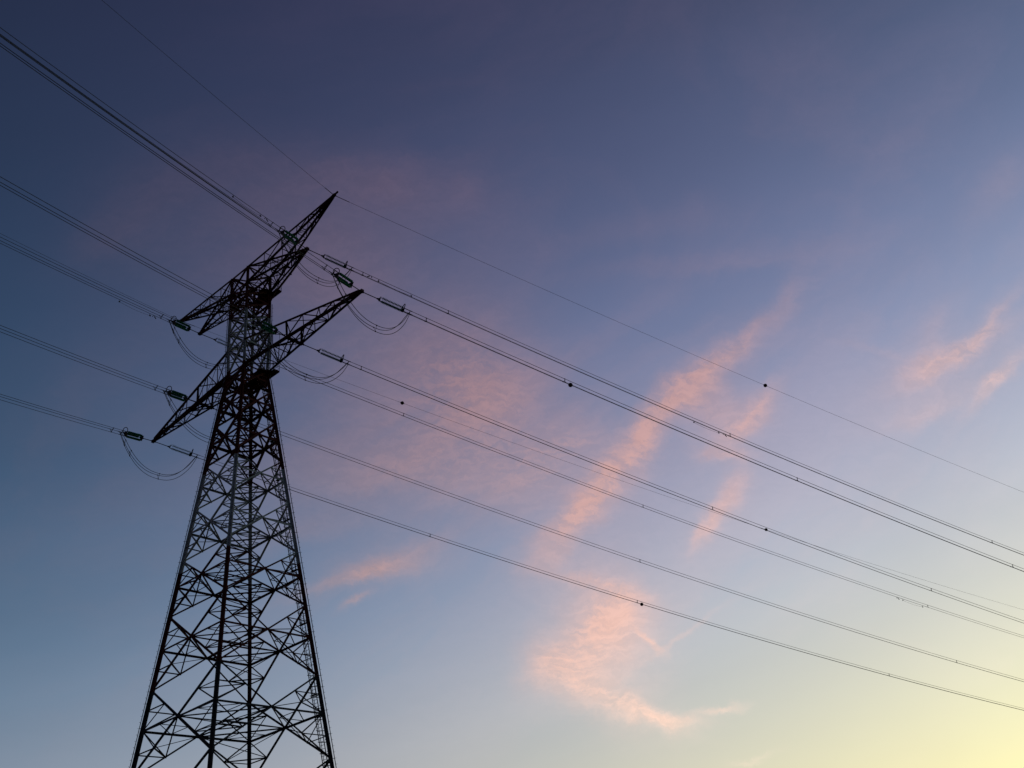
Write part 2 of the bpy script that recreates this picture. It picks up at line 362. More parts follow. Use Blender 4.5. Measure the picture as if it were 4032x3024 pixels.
# ------------------------------------------------------------------ the lattice tower
ZA, W8, SL = 38.0, 0.9048, 0.1105
ZL = [0.75, 4.6, 8.2, 12.9039, 17.4199, 21.555, 24.9065, 28.2313, 31.1424, 33.9876, 36.3643, 38.0]
ZUP = [38.0, 39.9662, 41.35, 42.7101, 43.75, 44.85, 46.213]
WT, ZT = 0.9341, 46.213
def hw(z):
    if z <= ZA: return W8 + SL * (ZA - z)
    if z <= 39.9662: return W8 + (0.9557 - W8) * (z - ZA) / 1.9662
    return 0.9557 + (WT - 0.9557) * (z - 39.9662) / (ZT - 39.9662)
CORN = [(1, -1), (1, 1), (-1, 1), (-1, -1)]     # front, right, rear, left as the camera sees them
def cp(k, z): w = hw(z); c = CORN[k % 4]; return W(c[0] * w, c[1] * w, z)
T0 = W(0, 0, 0.85)
tower = thing("lattice_tower", T0, "tall steel lattice tower with red and white painted bands and two pairs of long crossarms", "tower")
def outdir(k): c = CORN[k % 4]; return (W(c[0], c[1], 0) - W(0, 0, 0)).normalized()
def facedir(k):
    a, b = CORN[k % 4], CORN[(k + 1) % 4]
    return (W((a[0] + b[0]) / 2, (a[1] + b[1]) / 2, 0) - W(0, 0, 0)).normalized()
leg_objs = []
for k in range(4):
    mb = MB(); o = outdir(k); side = o.cross(Vector((0, 0, 1)))
    zz_ = ZL + ZUP[1:]
    for a, b in zip(zz_[:-1], zz_[1:]):
        size = 0.29 if b <= 25 else (0.28 if b <= 38 else 0.24)
        for sgn in (1, -1):       # two angles heel to heel with a slit between them
            off = o * (0.085 * sgn)
            mb.angle(cp(k, a) + off, cp(k, b) + off, size, -o * sgn if False else o * (-sgn), th=0.03)
        # batten plates tying the two angles
        L = (cp(k, b) - cp(k, a)).length; m_ = max(2, int(L / 1.5))
        for i in range(m_):
            p_ = lerp(cp(k, a), cp(k, b), (i + 0.5) / m_)
            mb.box(p_ - o * 0.13, p_ + o * 0.13, 0.03, 0.16, Vector((0, 0, 1)))
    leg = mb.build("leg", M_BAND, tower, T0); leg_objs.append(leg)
    # gusset plates at the panel points
    for i, z in enumerate(ZL[1:] + ZUP[1:-1]):
        big = 1.0 if z < 26 else (1.15 if z < 38 else 0.8)
        gp = MB()
        for fk, oth in ((k, (k + 1) % 4), (k - 1, (k - 1) % 4)):
            fd = facedir(fk); inn = (cp(oth, z) - cp(k, z)).normalized()
            c0 = cp(k, z) + fd * 0.02; up = (cp(k, z + 0.5) - cp(k, z)).normalized()
            wd = 0.36 * big; ht = 0.62 * big
            gp.plate([c0 - up * ht, c0 + up * ht, c0 + up * ht * 0.55 + inn * wd, c0 - up * ht * 0.55 + inn * wd], 0.03, fd)
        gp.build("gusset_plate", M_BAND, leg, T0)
    if k in (1, 3):
        cr_ = MB(); pts = []
        for z in zz_[:-2]:
            pts.append(cp(k, z) + o * 0.40 * (1 if z < 38 else 0.85))
        cr_.tube(pts, 0.045, 6)
        for a, b in zip(pts[:-1], pts[1:]):
            L = (b - a).length; m_ = int(L / 0.62)
            for i in range(m_):
                q = lerp(a, b, i / m_)
                cr_.box(q - o * 0.02, q + o * 0.17, 0.022, 0.022); cr_.box(q + o * 0.15, q + o * 0.15 + Vector((0, 0, 0.07)), 0.022, 0.022)
                if i % 4 == 0: cr_.box(q - o * 0.3, q, 0.03, 0.05)
        cr_.build("climbing_rail", M_STEEL, leg, T0)
# --- face bracing, one part per panel and face
def lp(k, z, zc, t):  return None
for pi_ in range(len(ZL) - 1):
    za, zb = ZL[pi_], ZL[pi_ + 1]
    # crossing point of the X in a trapezoid panel
    wa, wb = hw(za), hw(zb); zm = za + (zb - za) * wa / (wa + wb)
    big = 1.0 if za > 8 else 1.2
    sd_ = 0.185 * big if za < 30 else 0.26
    sr_ = 0.11 if za < 30 else 0.155
    Xc = [lerp(cp(k, zm), cp(k + 1, zm), 0.5) for k in range(4)]
    md = {}
    for k in range(4):
        fd = facedir(k); fb = MB()
        A, B, C, D_ = cp(k, za), cp(k + 1, za), cp(k + 1, zb), cp(k, zb)
        fb.angle(A + fd * 0.06, C + fd * 0.06, sd_, fd, spin=0.785); fb.angle(B - fd * 0.02, D_ - fd * 0.02, sd_, -fd, spin=0.785)
        P1, P2 = cp(k, zm), cp(k + 1, zm)
        fb.angle(P1, P2, sd_ * 1.15, (0, 0, 1), spin=0.785)
        # gusset at the crossing
        x = Xc[k] + fd * 0.02; al = (P2 - P1).normalized(); up = Vector((0, 0, 1)); s_ = (0.24 if za > 20 else 0.2) * (1.35 if 30 < za else 1)
        fb.plate([x - al * s_ * 1.3, x - up * s_, x + al * s_ * 1.3, x + up * s_], 0.03, fd)
        for (leg_k, corner, which) in ((k, A, 'lo'), (k + 1, B, 'lo'), (k, D_, 'hi'), (k + 1, C, 'hi')):
            mid = lerp(corner, Xc[k], 0.5); md[(k, leg_k % 4, which)] = mid
            zq = (mid.z - CAMZ) / S + 1.6
            fb.angle(mid, cp(leg_k, zq), sr_, (0, 0, 1), spin=0.785)
            fb.angle(mid, cp(leg_k, zm), sr_, fd)
            fb.plate([mid - al * 0.1 - up * 0.09, mid + al * 0.1 - up * 0.09, mid + al * 0.1 + up * 0.09, mid - al * 0.1 + up * 0.09], 0.025, fd)
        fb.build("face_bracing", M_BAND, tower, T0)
    # horizontal diaphragm at the crossing level
    hd = MB()
    for k in range(4): hd.angle(Xc[k], Xc[(k + 1) % 4], sr_ * 1.3, (0, 0, 1), spin=0.785)
    hd.angle(Xc[0], Xc[2], sr_ * 1.2, (0, 0, 1), spin=0.785)
    if za < 30: hd.angle(Xc[1], Xc[3], sr_, (0, 0, 1), spin=0.785)
    if za < 30:
        for k in range(4):
            c_ = cp(k + 1, zm); a1 = lerp(c_, Xc[k], 0.5); a2 = lerp(c_, Xc[(k + 1) % 4], 0.5); m2 = lerp(Xc[k], Xc[(k + 1) % 4], 0.5)
            hd.angle(a1, a2, sr_ * 0.8); hd.angle(a1, m2, sr_ * 0.8); hd.angle(a2, m2, sr_ * 0.8)
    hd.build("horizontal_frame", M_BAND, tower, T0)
    # hip bracing across each corner
    for k in range(4):
        hb = MB(); f1, f2 = (k - 1) % 4, k
        for wh in ('lo', 'hi'):
            hq = hb if za < 28 else MB()
            hq.angle(md[(f1, k, wh)], md[(f2, k, wh)], sr_ * 1.1, (0, 0, 1), spin=0.785)
            if za >= 28: hq.build("hip_bracing", M_BAND, tower, T0)
        if za < 28:
            hb.angle(md[(f1, k, 'lo')], Xc[f2], sr_ * 0.95); hb.angle(md[(f2, k, 'hi')], Xc[f1], sr_ * 0.95)
            hb.angle(md[(f2, k, 'lo')], Xc[f1], sr_ * 0.8)
        if hb.v: hb.build("hip_bracing", M_BAND, tower, T0)
# --- upper body
for pi_ in range(len(ZUP) - 1):
    za, zb = ZUP[pi_], ZUP[pi_ + 1]; sd_ = 0.21
    for k in range(4):
        fd = facedir(k); fb = MB()
        A, B, C, D_ = cp(k, za), cp(k + 1, za), cp(k + 1, zb), cp(k, zb)
        fb.angle(A + fd * 0.06, C + fd * 0.06, sd_, fd, spin=0.785); fb.angle(B - fd * 0.02, D_ - fd * 0.02, sd_, -fd, spin=0.785)
        fb.angle(A, B, sd_ * 1.1, (0, 0, 1), spin=0.785)
        if pi_ == len(ZUP) - 2: fb.angle(D_, C, sd_ * 1.2, (0, 0, 1), spin=0.785)
        x = lerp(A, C, 0.5) + fd * 0.02; al = (B - A).normalized()
        fb.plate([x - al * .16 - Vector((0, 0, .13)), x + al * .16 - Vector((0, 0, .13)), x + al * .16 + Vector((0, 0, .13)), x - al * .16 + Vector((0, 0, .13))], 0.03, fd)
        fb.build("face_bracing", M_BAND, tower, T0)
    hd = MB(); hd.angle(cp(0, za), cp(2, za), 0.12, (0, 0, 1)); hd.angle(cp(1, za), cp(3, za), 0.12, (0, 0, 1))
    mids = [lerp(cp(k, za), cp(k + 1, za), 0.5) for k in range(4)]
    for k in range(4 if pi_ in (1, 5) else 0): hd.angle(mids[k], mids[(k + 1) % 4], 0.1, (0, 0, 1))
    hd.build("horizontal_frame", M_BAND, tower, T0)
for k in range(4):      # concrete stub under each leg
    c0 = cp(k, 0.75); f = MB(); f.lathe((c0.x, c0.y, -0.3), (0, 0, 1), [(0, 1.1), (0.3, 1.1), (0.31, 0.75), (1.0, 0.7), (1.05, 0.6)], 20)
    f.build("footing", M_CONC, tower, T0)

# --- crossarms
def truss_face(mb, P, Q, nodes, size, up=None, cross=True, start=0, verts=True):
    """zigzag between two chords given as functions of the node parameter"""
    for i, (a, b) in enumerate(zip(nodes[:-1], nodes[1:])):
        if (i + start) % 2 == 0: mb.angle(P(a), Q(b), size, up, spin=0.785)
        else: mb.angle(Q(a), P(b), size, up, spin=0.785)
        if cross:
            if (i + start) % 2 == 0: mb.angle(Q(a), P(b), size, up)
            else: mb.angle(P(a), Q(b), size, up)
        if verts and i > 0: mb.angle(P(a), Q(a), size, up)
def chordf(p0, p1, u0, u1):
    return lambda u: lerp(p0, p1, (u - u0) / (u1 - u0))
def chords(arm, items, size, material):
    for a, b, od in items:
        c = MB()
        pts = a if isinstance(a, list) else [a, b]
        for q0, q1 in zip(pts[:-1], pts[1:]):
            c.angle(q0, q1, size, od, th=0.03, spin=0.0)
            c.angle(q0, q1, size * 0.8, -Vector(od), th=0.03)
        c.build("chord", material, arm, T0)
def armpart(name): 
    o = bpy.data.objects.new(name, None); COL.objects.link(o); o.parent = tower; o.empty_display_size = 0.5; return o
UO, ZO, UI, VI = 11.5675, 38.07, 5.0295, 0.581
for s in (1, -1):
    # lower crossarm
    arm = armpart("lower_crossarm"); arm['label'] = "long lower crossarm reaching toward the camera" if s > 0 else "long lower crossarm reaching away from the camera"
    w0, w1 = hw(38.0), hw(39.9662)
    tip = W(s * UO, 0, ZO)
    Bm = W(s * w0, -w0, 38.0); Bp = W(s * w0, w0, 38.0); Tm = W(s * w1, -w1, 39.9662); Tp = W(s * w1, w1, 39.9662)
    tb = 0.05
    tbm, tbp = W(s * UO, -tb, ZO), W(s * UO, tb, ZO); ttm, ttp = W(s * (UO - 0.2), -tb, ZO + 0.16), W(s * (UO - 0.2), tb, ZO + 0.16)
    bm, bp, tm, tp = chordf(Bm, tbm, w0, UO), chordf(Bp, tbp, w0, UO), chordf(Tm, ttm, w0, UO), chordf(Tp, ttp, w0, UO)
    vd = (W(0, 1, 0) - W(0, 0, 0)).normalized(); zd = Vector((0, 0, 1))
    chords(arm, [(Bm, tbm, (-vd - zd)), (Bp, tbp, (vd - zd)), (Tm, ttm, (-vd + zd)), (Tp, ttp, (vd + zd))], 0.31, M_RED)
    nd = [w0, 2.3, 3.7, UI, 6.6, 8.1, 9.4, 10.5]
    zg = MB()
    truss_face(zg, bm, bp, nd, 0.135, zd, cross=False)
    truss_face(zg, bm, tm, nd, 0.115, vd, cross=False, start=1); truss_face(zg, bp, tp, nd, 0.115, vd, cross=False, start=1)
    truss_face(zg, tm, tp, nd, 0.11, zd, cross=False, start=1, verts=False)
    for a, b in zip(nd[:4][:-1], nd[1:4]):        # inner bays carry crossed redundants
        zg.angle(bm(b), tm(a), 0.06, vd); zg.angle(bp(b), tp(a), 0.06, vd)
        zg.angle(lerp(bm(a), bm(b), .5), lerp(bm(a), tm(b), .5), 0.05, vd); zg.angle(lerp(bp(a), bp(b), .5), lerp(bp(a), tp(b), .5), 0.05, vd)
    zg.build("arm_bracing", M_BAND if False else M_RED, arm, T0)
    # attachment frame at the inner phase
    fr = MB(); a, b = W(s * UI, -VI - 0.05, 38.0), W(s * UI, VI + 0.05, 38.0)
    fr.box(a, b, 0.34, 0.26, zd)
    for q, side in ((bm(UI), -1), (bp(UI), 1)):
        fr.box(q - vd * 0.1 * side - zd * 0.16, q - vd * 0.1 * side + zd * 0.16, 0.55, 0.5, vd)
        fr.angle(bm(UI), tm(UI), 0.2, vd, spin=0.785); fr.angle(bp(UI), tp(UI), 0.2, vd, spin=0.785)
    mid = lerp(a, b, 0.5); hv = 0.18
    for q in (bm(3.3), bp(3.3), bm(6.9), bp(6.9)): fr.angle(mid, q, 0.17, zd, th=0.04, spin=0.785)
    fr.box(mid - (W(s, 0, 0) - W(0, 0, 0)) * 0.2, mid + (W(s, 0, 0) - W(0, 0, 0)) * 0.2, 0.45, 0.2, zd)
    fr.build("attachment_frame", M_RED, arm, T0)
    tpm = MB(); ax = (W(s, 0, 0) - W(0, 0, 0)).normalized()
    tpm.box(W(s * (UO - 0.85), 0, ZO + 0.13), W(s * (UO - 0.25), 0, ZO + 0.07), 0.34, 0.26, zd)
    tpm.box(W(s * (UO - 0.28), 0, ZO + 0.04), W(s * (UO + 0.14), 0, ZO), 0.40, 0.34, zd)
    tpm.lathe(W(s * UO, -0.16, ZO), vd, [(0, .12), (.64, .12)], 10)
    tpm.box(W(s * (UO - 0.95), -0.12, ZO + 0.2), W(s * (UO - 0.95), -0.12, ZO + 0.34), 0.14, 0.14, vd)
    tpm.build("tip_plate", M_RED, arm, T0)

    # upper crossarm: phase arm with the earth wire arm above it
    arm = armpart("upper_crossarm"); arm['label'] = "short upper crossarm on the camera's side with the earth wire peak" if s > 0 else "short upper crossarm on the far side with the earth wire peak"
    UE, ZE, UP, ZP = 9.2157, 47.6654, 6.3103, 44.8426
    zb = 44.80; wb, wm, wt = hw(zb), hw(44.85), hw(ZT)
    e = [W(s * UE, -0.05, ZE), W(s * UE, 0.05, ZE)]; eb = [W(s * (UE - .12), -0.05, ZE - .12), W(s * (UE - .12), 0.05, ZE - .12)]
    TMm, TMp = W(s * wt, -wt, ZT), W(s * wt, wt, ZT); MMm, MMp = W(s * wm, -wm, 44.85), W(s * wm, wm, 44.85)
    LBm, LBp = W(s * wb, -wb, zb), W(s * wb, wb, zb); pm, pp = W(s * UP, -.05, ZP), W(s * UP, .05, ZP)
    chords(arm, [(TMm, e[0], (-vd + zd)), (TMp, e[1], (vd + zd)), (MMm, eb[0], (-vd - zd)), (MMp, eb[1], (vd - zd))], 0.23, M_RED)
    chords(arm, [([LBm, pm], None, (-vd - zd)), ([LBp, pp], None, (vd - zd))], 0.22, M_RED)
    chords(arm, [([TMm, pm], None, (-vd)), ([TMp, pp], None, (vd))], 0.19, M_RED)
    et, ep, mm, mp_ = chordf(TMm, e[0], wt, UE), chordf(TMp, e[1], wt, UE), chordf(MMm, eb[0], wm, UE), chordf(MMp, eb[1], wm, UE)
    nd = [wt, 2.6, 4.3, 5.8, 6.9, 7.7, 8.3, 8.75]
    zg = MB()
    truss_face(zg, et, mm, nd, 0.10, vd, cross=False); truss_face(zg, ep, mp_, nd, 0.10, vd, cross=False)
    truss_face(zg, mm, mp_, nd, 0.105, zd, cross=False, start=1); truss_face(zg, et, ep, nd, 0.095, zd, cross=False, verts=True)
    lb, lq = chordf(LBm, pm, wb, UP), chordf(LBp, pp, wb, UP)
    pt, pq = chordf(TMm, pm, wt, UP), chordf(TMp, pp, wt, UP)
    nd2 = [wb, 2.0, 3.1, 4.1, 5.0, 5.6]
    truss_face(zg, lb, lq, nd2, 0.12, zd, cross=False); truss_face(zg, lb, pt, nd2, 0.105, vd, cross=False, start=1); truss_face(zg, lq, pq, nd2, 0.105, vd, cross=False, start=1)
    zg.angle(pt(3.1), pq(3.1), 0.09, zd); zg.angle(pt(3.1), lq(3.1), 0.07, zd); zg.angle(pq(3.1), lb(3.1), 0.07, zd)
    # props from the body below carry the arm root
    for vv in (-1, 1):
        zg.angle(W(s * hw(43.75), vv * hw(43.75), 43.75), chordf(W(s * wb, vv * wb, zb), W(s * UP, 0, ZP), wb, UP)(2.6), 0.10, vd)
    zg.build("arm_bracing", M_RED, arm, T0)
    gs = MB(); q = mm(2.75); gs.box(q - ax * 0.5, q + ax * 0.5, 0.06, 0.55, zd); q = lb(2.4); gs.box(q - ax * 0.35, q + ax * 0.35, 0.4, 0.06, zd); q = mp_(2.75); gs.box(q - ax * 0.4, q + ax * 0.4, 0.05, 0.36, zd)
    gs.build("gusset_plate", M_RED, arm, T0)
    tpm = MB()
    tpm.box(W(s * (UP - 1.0), 0, ZP - 0.14), W(s * (UP - 0.2), 0, ZP - 0.03), 0.34, 0.28, zd); tpm.box(W(s * (UP - 0.22), 0, ZP), W(s * (UP + 0.12), 0, ZP), 0.42, 0.34, zd)
    tpm.lathe(W(s * UP, -0.17, ZP), vd, [(0, .12), (.68, .12)], 10)
    tpm.build("tip_plate", M_RED, arm, T0)
    pk = MB()
    pk.box(W(s * (UE - 0.75), 0, ZE - 0.14), W(s * (UE - 0.12), 0, ZE - 0.04), 0.3, 0.22, zd); pk.box(W(s * (UE - 0.18), 0, ZE - 0.02), W(s * (UE + 0.12), 0, ZE), 0.36, 0.3, zd)
    if s > 0: pk.box(W(s * (UE + 0.1), 0, ZE + 0.02), W(s * (UE + 0.40), 0, ZE + 0.05), 0.2, 0.17, zd)
    pk.build("peak_plate", M_RED, arm, T0)
# --- work platforms on the rear-right face with handrails
for zf, name in ((44.75, 'upper'), (37.95, 'lower')):
    w = hw(zf); pl = MB()
    u0, u1, v0, v1 = -w - 0.15, w + 0.66, w + 0.02, w + 0.5
    pl.plate([W(u0, v0, zf), W(u1, v0, zf), W(u1, v1, zf), W(u0, v1, zf)], 0.08, (0, 0, 1))
    for a, b in (((u0, v1), (u1, v1)), ((u1, v1), (u1, v0)), ((u0, v0), (u0, v1))): pl.box(W(*a, zf + .03), W(*b, zf + .03), 0.04, 0.22, (0, 0, 1))
    pl.plate([W(w * .35, v0 - .02, zf - .06), W(w + .3, v0 - .02, zf - .06), W(w + .3, v0 - 0.8, zf - .06), W(w * .2, v0 - .8, zf - .06)], 0.05, (0, 0, 1))
    pl.plate([W(-w + .1, v0 - .03, zf - .09), W(w * .4, v0 - .03, zf - .09), W(w * .4, v0 - .4, zf - .09), W(-w + .3, v0 - .4, zf - .09)], 0.05, (0, 0, 1))
    po = pl.build("platform", M_RED, tower, T0)
    rl = MB()
    cor = [(u0, v1), (u0 + (u1 - u0) / 3, v1), (u0 + 2 * (u1 - u0) / 3, v1), (u1, v1), (u1, v0)]
    for c in cor: rl.tube([W(*c, zf), W(*c, zf + 0.55)], 0.03, 5)
    for h_ in (0.28, 0.55):
        rl.tube([W(*c, zf + h_) for c in cor], 0.026, 5)
    rl.build("handrail", M_STEEL, po, T0)
    if name == 'upper':      # narrow catwalk running out to the phase attachment
        cw = MB(); K = W(3.6, 0.70, 44.75); E_ = W(UP - .1, 0.08, ZP - .08); R0 = W(w + .2, w + .30, 44.78); I0 = W(w + .2, w - .1, 44.78); Ki = W(3.6, 0.42, 44.75)
        for a, b in ((R0, K), (K, E_)): cw.angle(a, b, 0.24, (0, 0, -1), th=0.04)
        for i in range(1, 12):
            t = i / 12; p1 = lerp(R0, K, t * 2) if t < .5 else lerp(K, E_, t * 2 - 1); p2 = lerp(I0, Ki, t * 2) if t < .5 else lerp(Ki, E_, t * 2 - 1)
            cw.angle(p1, p2, 0.07, (0, 0, 1))
        cw.box(K - Vector((0, 0, .12)), K + Vector((0, 0, .12)), .3, .3)
        cw.build("catwalk", M_RED, po, T0)
# --- caged ladder beside the right leg
ld = MB(); cg = MB()
def LD(z, du, dv): w = hw(z); return W(w - du * 0.5 - 0.1, w + dv * 0.5, z)
zs = [ZL[0] + 0.3] + ZL[1:] + [42.9]
for du in (0.62, 1.42): ld.tube([LD(z, du, 0.16) for z in zs], 0.055, 5)
z = 1.2
while z < 42.8:
    ld.tube([LD(z, 0.62, 0.16), LD(z, 1.42, 0.16)], 0.028, 4); z += 0.19
ld_o = ld.build("ladder", M_STEEL, tower, T0)
angs = [PI * t / 8 for t in range(9)]
def CG(z, t): return LD(z, 1.02 - 0.62 * math.cos(t), 0.16 + 1.0 * math.sin(t))
z = 2.2
while z < 42.6:
    cg.tube([CG(z, t) for t in angs], 0.042, 4); z += 0.62
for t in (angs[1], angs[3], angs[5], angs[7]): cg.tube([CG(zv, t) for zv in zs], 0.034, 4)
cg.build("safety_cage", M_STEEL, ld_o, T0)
for zi in ZL[3:-1]:
    rb = MB(); zz2 = zi - 0.9
    rb.plate([LD(zz2, 0.5, 0.1), LD(zz2, 1.7, 0.1), LD(zz2, 1.7, 0.5), LD(zz2, 0.5, 0.5)], 0.05, (0, 0, 1))
    for du, dv in ((0.5, 0.5), (1.7, 0.5), (1.1, 0.5)): rb.tube([LD(zz2, du, dv), LD(zz2 + 0.5, du, dv)], 0.022, 4)
    rb.tube([LD(zz2 + 0.5, 0.5, 0.5), LD(zz2 + 0.5, 1.7, 0.5)], 0.022, 4)
    rb.build("rest_landing", M_STEEL, tower, T0)

# ------------------------------------------------------------------ lines
AL = {1: 0.3067, -1: 0.3194}; CURV = {1: 0.00051, -1: 0.001007}; TRI = {1: 0.14, -1: 0.19}; TH0 = {1: 55, -1: 25}
SLP = {1: dict(P_R=-.2344, O_R=-.2325, I_R=-.2327, P_L=-.2368, I_L=-.2292, O_L=-.2265),
       -1: dict(O_L=-.2343, I_L=-.2273, P_L=-.2349, I_R=-.2275, P_R=-.2337, O_R=-.2385)}
ATT = {'P_R': (6.3103, 44.8426), 'P_L': (-6.3103, 44.8426), 'O_R': (UO, ZO), 'O_L': (-UO, ZO), 'I_R': (UI, ZA), 'I_L': (-UI, ZA)}
def vatt(k, sg): return sg * VI if k[0] == 'I' else 0.0
def line_pt(k, sg, t, off=(0, 0)):
    u0, z0 = ATT[k]; al = AL[sg]
    du, dv = math.sin(al), math.cos(al) * sg; nu, nv = math.cos(al), -math.sin(al) * sg
    return W(u0 + du * t + nu * off[0], vatt(k, sg) + dv * t + nv * off[0], z0 + SLP[sg][k] * t + CURV[sg] * t * t + off[1])
def tria(sg): return [math.radians(TH0[sg] + a) for a in (240, 0, 120)]
def offs(r, sg): return [(r * math.cos(a), r * math.sin(a)) for a in tria(sg)]
PH = {'P_R': "right upper crossarm", 'P_L': "left upper crossarm", 'O_R': "right tip of the lower crossarm",
      'O_L': "left tip of the lower crossarm", 'I_R': "right half of the lower crossarm", 'I_L': "left half of the lower crossarm"}
SPAN = {1: "going right", -1: "going left"}
# insulator set, built once along local +X (metres), z up
def make_insulator(sg):
    root = thing("insulator_set", (0, 0, 0), "", "insulator", "insulator sets on the crossarms")
    X0, Y1, X1, Y2 = 0.0, 2.35, 2.6, 5.55
    b = MB(); b.tube([(X0, 0, 0), (Y1, 0, 0)], 0.055, 8); b.box((0, 0, 0), (0.35, 0, 0), 0.16, 0.16); b.box((2.1, 0, 0), (2.4, 0, 0), 0.15, 0.15); b.build("link_rod", M_DARK, root)
    tri = [(-sg * 2 * a, 2 * b) for a, b in offs(TRI[sg], sg)]
    b = MB(); b.plate([(Y1 + .12, y * 1.25, z * 1.25) for y, z in tri], 0.07, (1, 0, 0))
    for y, z in tri: b.tube([(Y1 - 0.15, 0, 0), (Y1 + .14, y, z), (X1 + .02, y, z)], 0.05, 6)
    b.build("yoke_plate", M_DARK, root)
    first = None
    for y, z in tri:
        b = MB(); b.tube([(X1, y, z), (Y2, y, z)], 0.03, 6)
        nD = 15; stp = (Y2 - X1 - 0.2) / nD
        prof = []
        for i in range(nD):
            x = 0.12 + i * stp
            prof += [(x, 0.035), (x + 0.01, 0.045), (x + 0.062, 0.05), (x + 0.075, 0.12), (x + 0.090, 0.170), (x + 0.112, 0.172), (x + 0.120, 0.07), (x + 0.128, 0.035)]
        b.lathe((X1, y, z), (1, 0, 0), prof, 16)
        so = b.build("insulator_string", M_GLASS, root)
    b = MB(); b.plate([(Y2 + .16, y * 1.3, z * 1.3) for y, z in tri], 0.10, (1, 0, 0))
    b.box((Y2 - .02, 0, -.34), (Y2 - .02, 0, .22), 0.12, 0.3, (1, 0, 0))
    for y, z in tri: b.tube([(Y2 - .05, y, z), (Y2 + .5, y, z)], 0.05, 6)
    b.build("yoke_plate", M_DARK, root)
    b = MB(); b.ring((Y2 + .1, 0, 0.5), (1, 0, 0), 0.42, 0.05); b.tube([(Y2 + .1, 0, .15), (Y2 + .1, 0, .5 - .38)], 0.03, 6); b.build("arcing_ring", M_DARK, root)
    b = MB(); b.tube([(Y1 + .1, 0, .2), (Y1 + .1, 0, .5), (Y1 + .3, 0, .56), (Y1 + 1.0, 0, .52)], 0.016, 5); b.build("arcing_horn", M_DARK, root)
    return root
def dup(root):
    r = root.copy(); COL.objects.link(r)
    for ch in list(root.children):
        c = ch.copy(); COL.objects.link(c); c.parent = r
    return r
protos = {}
VIEW = {1: "dark double-looking", -1: "green glass"}
for k in ATT:
    for sg in (1, -1):
        o = dup(protos[sg]) if sg in protos else protos.setdefault(sg, make_insulator(sg))
        a = line_pt(k, sg, 0); b_ = line_pt(k, sg, 2.0)
        xd = (b_ - a).normalized(); yd = Vector((0, 0, 1)).cross(xd).normalized(); zd_ = xd.cross(yd)
        mm_ = Matrix.Identity(4)
        for i in range(3): mm_[i][0] = xd[i]; mm_[i][1] = yd[i]; mm_[i][2] = zd_[i]
        mm_.translation = a; o.rotation_mode = 'XYZ'; o.location = a; o.rotation_euler = mm_.to_euler()
        o['label'] = {1: "dark ribbed insulators at the %s, toward the right", -1: "green glass insulators at the %s, toward the left"}[sg] % PH[k]
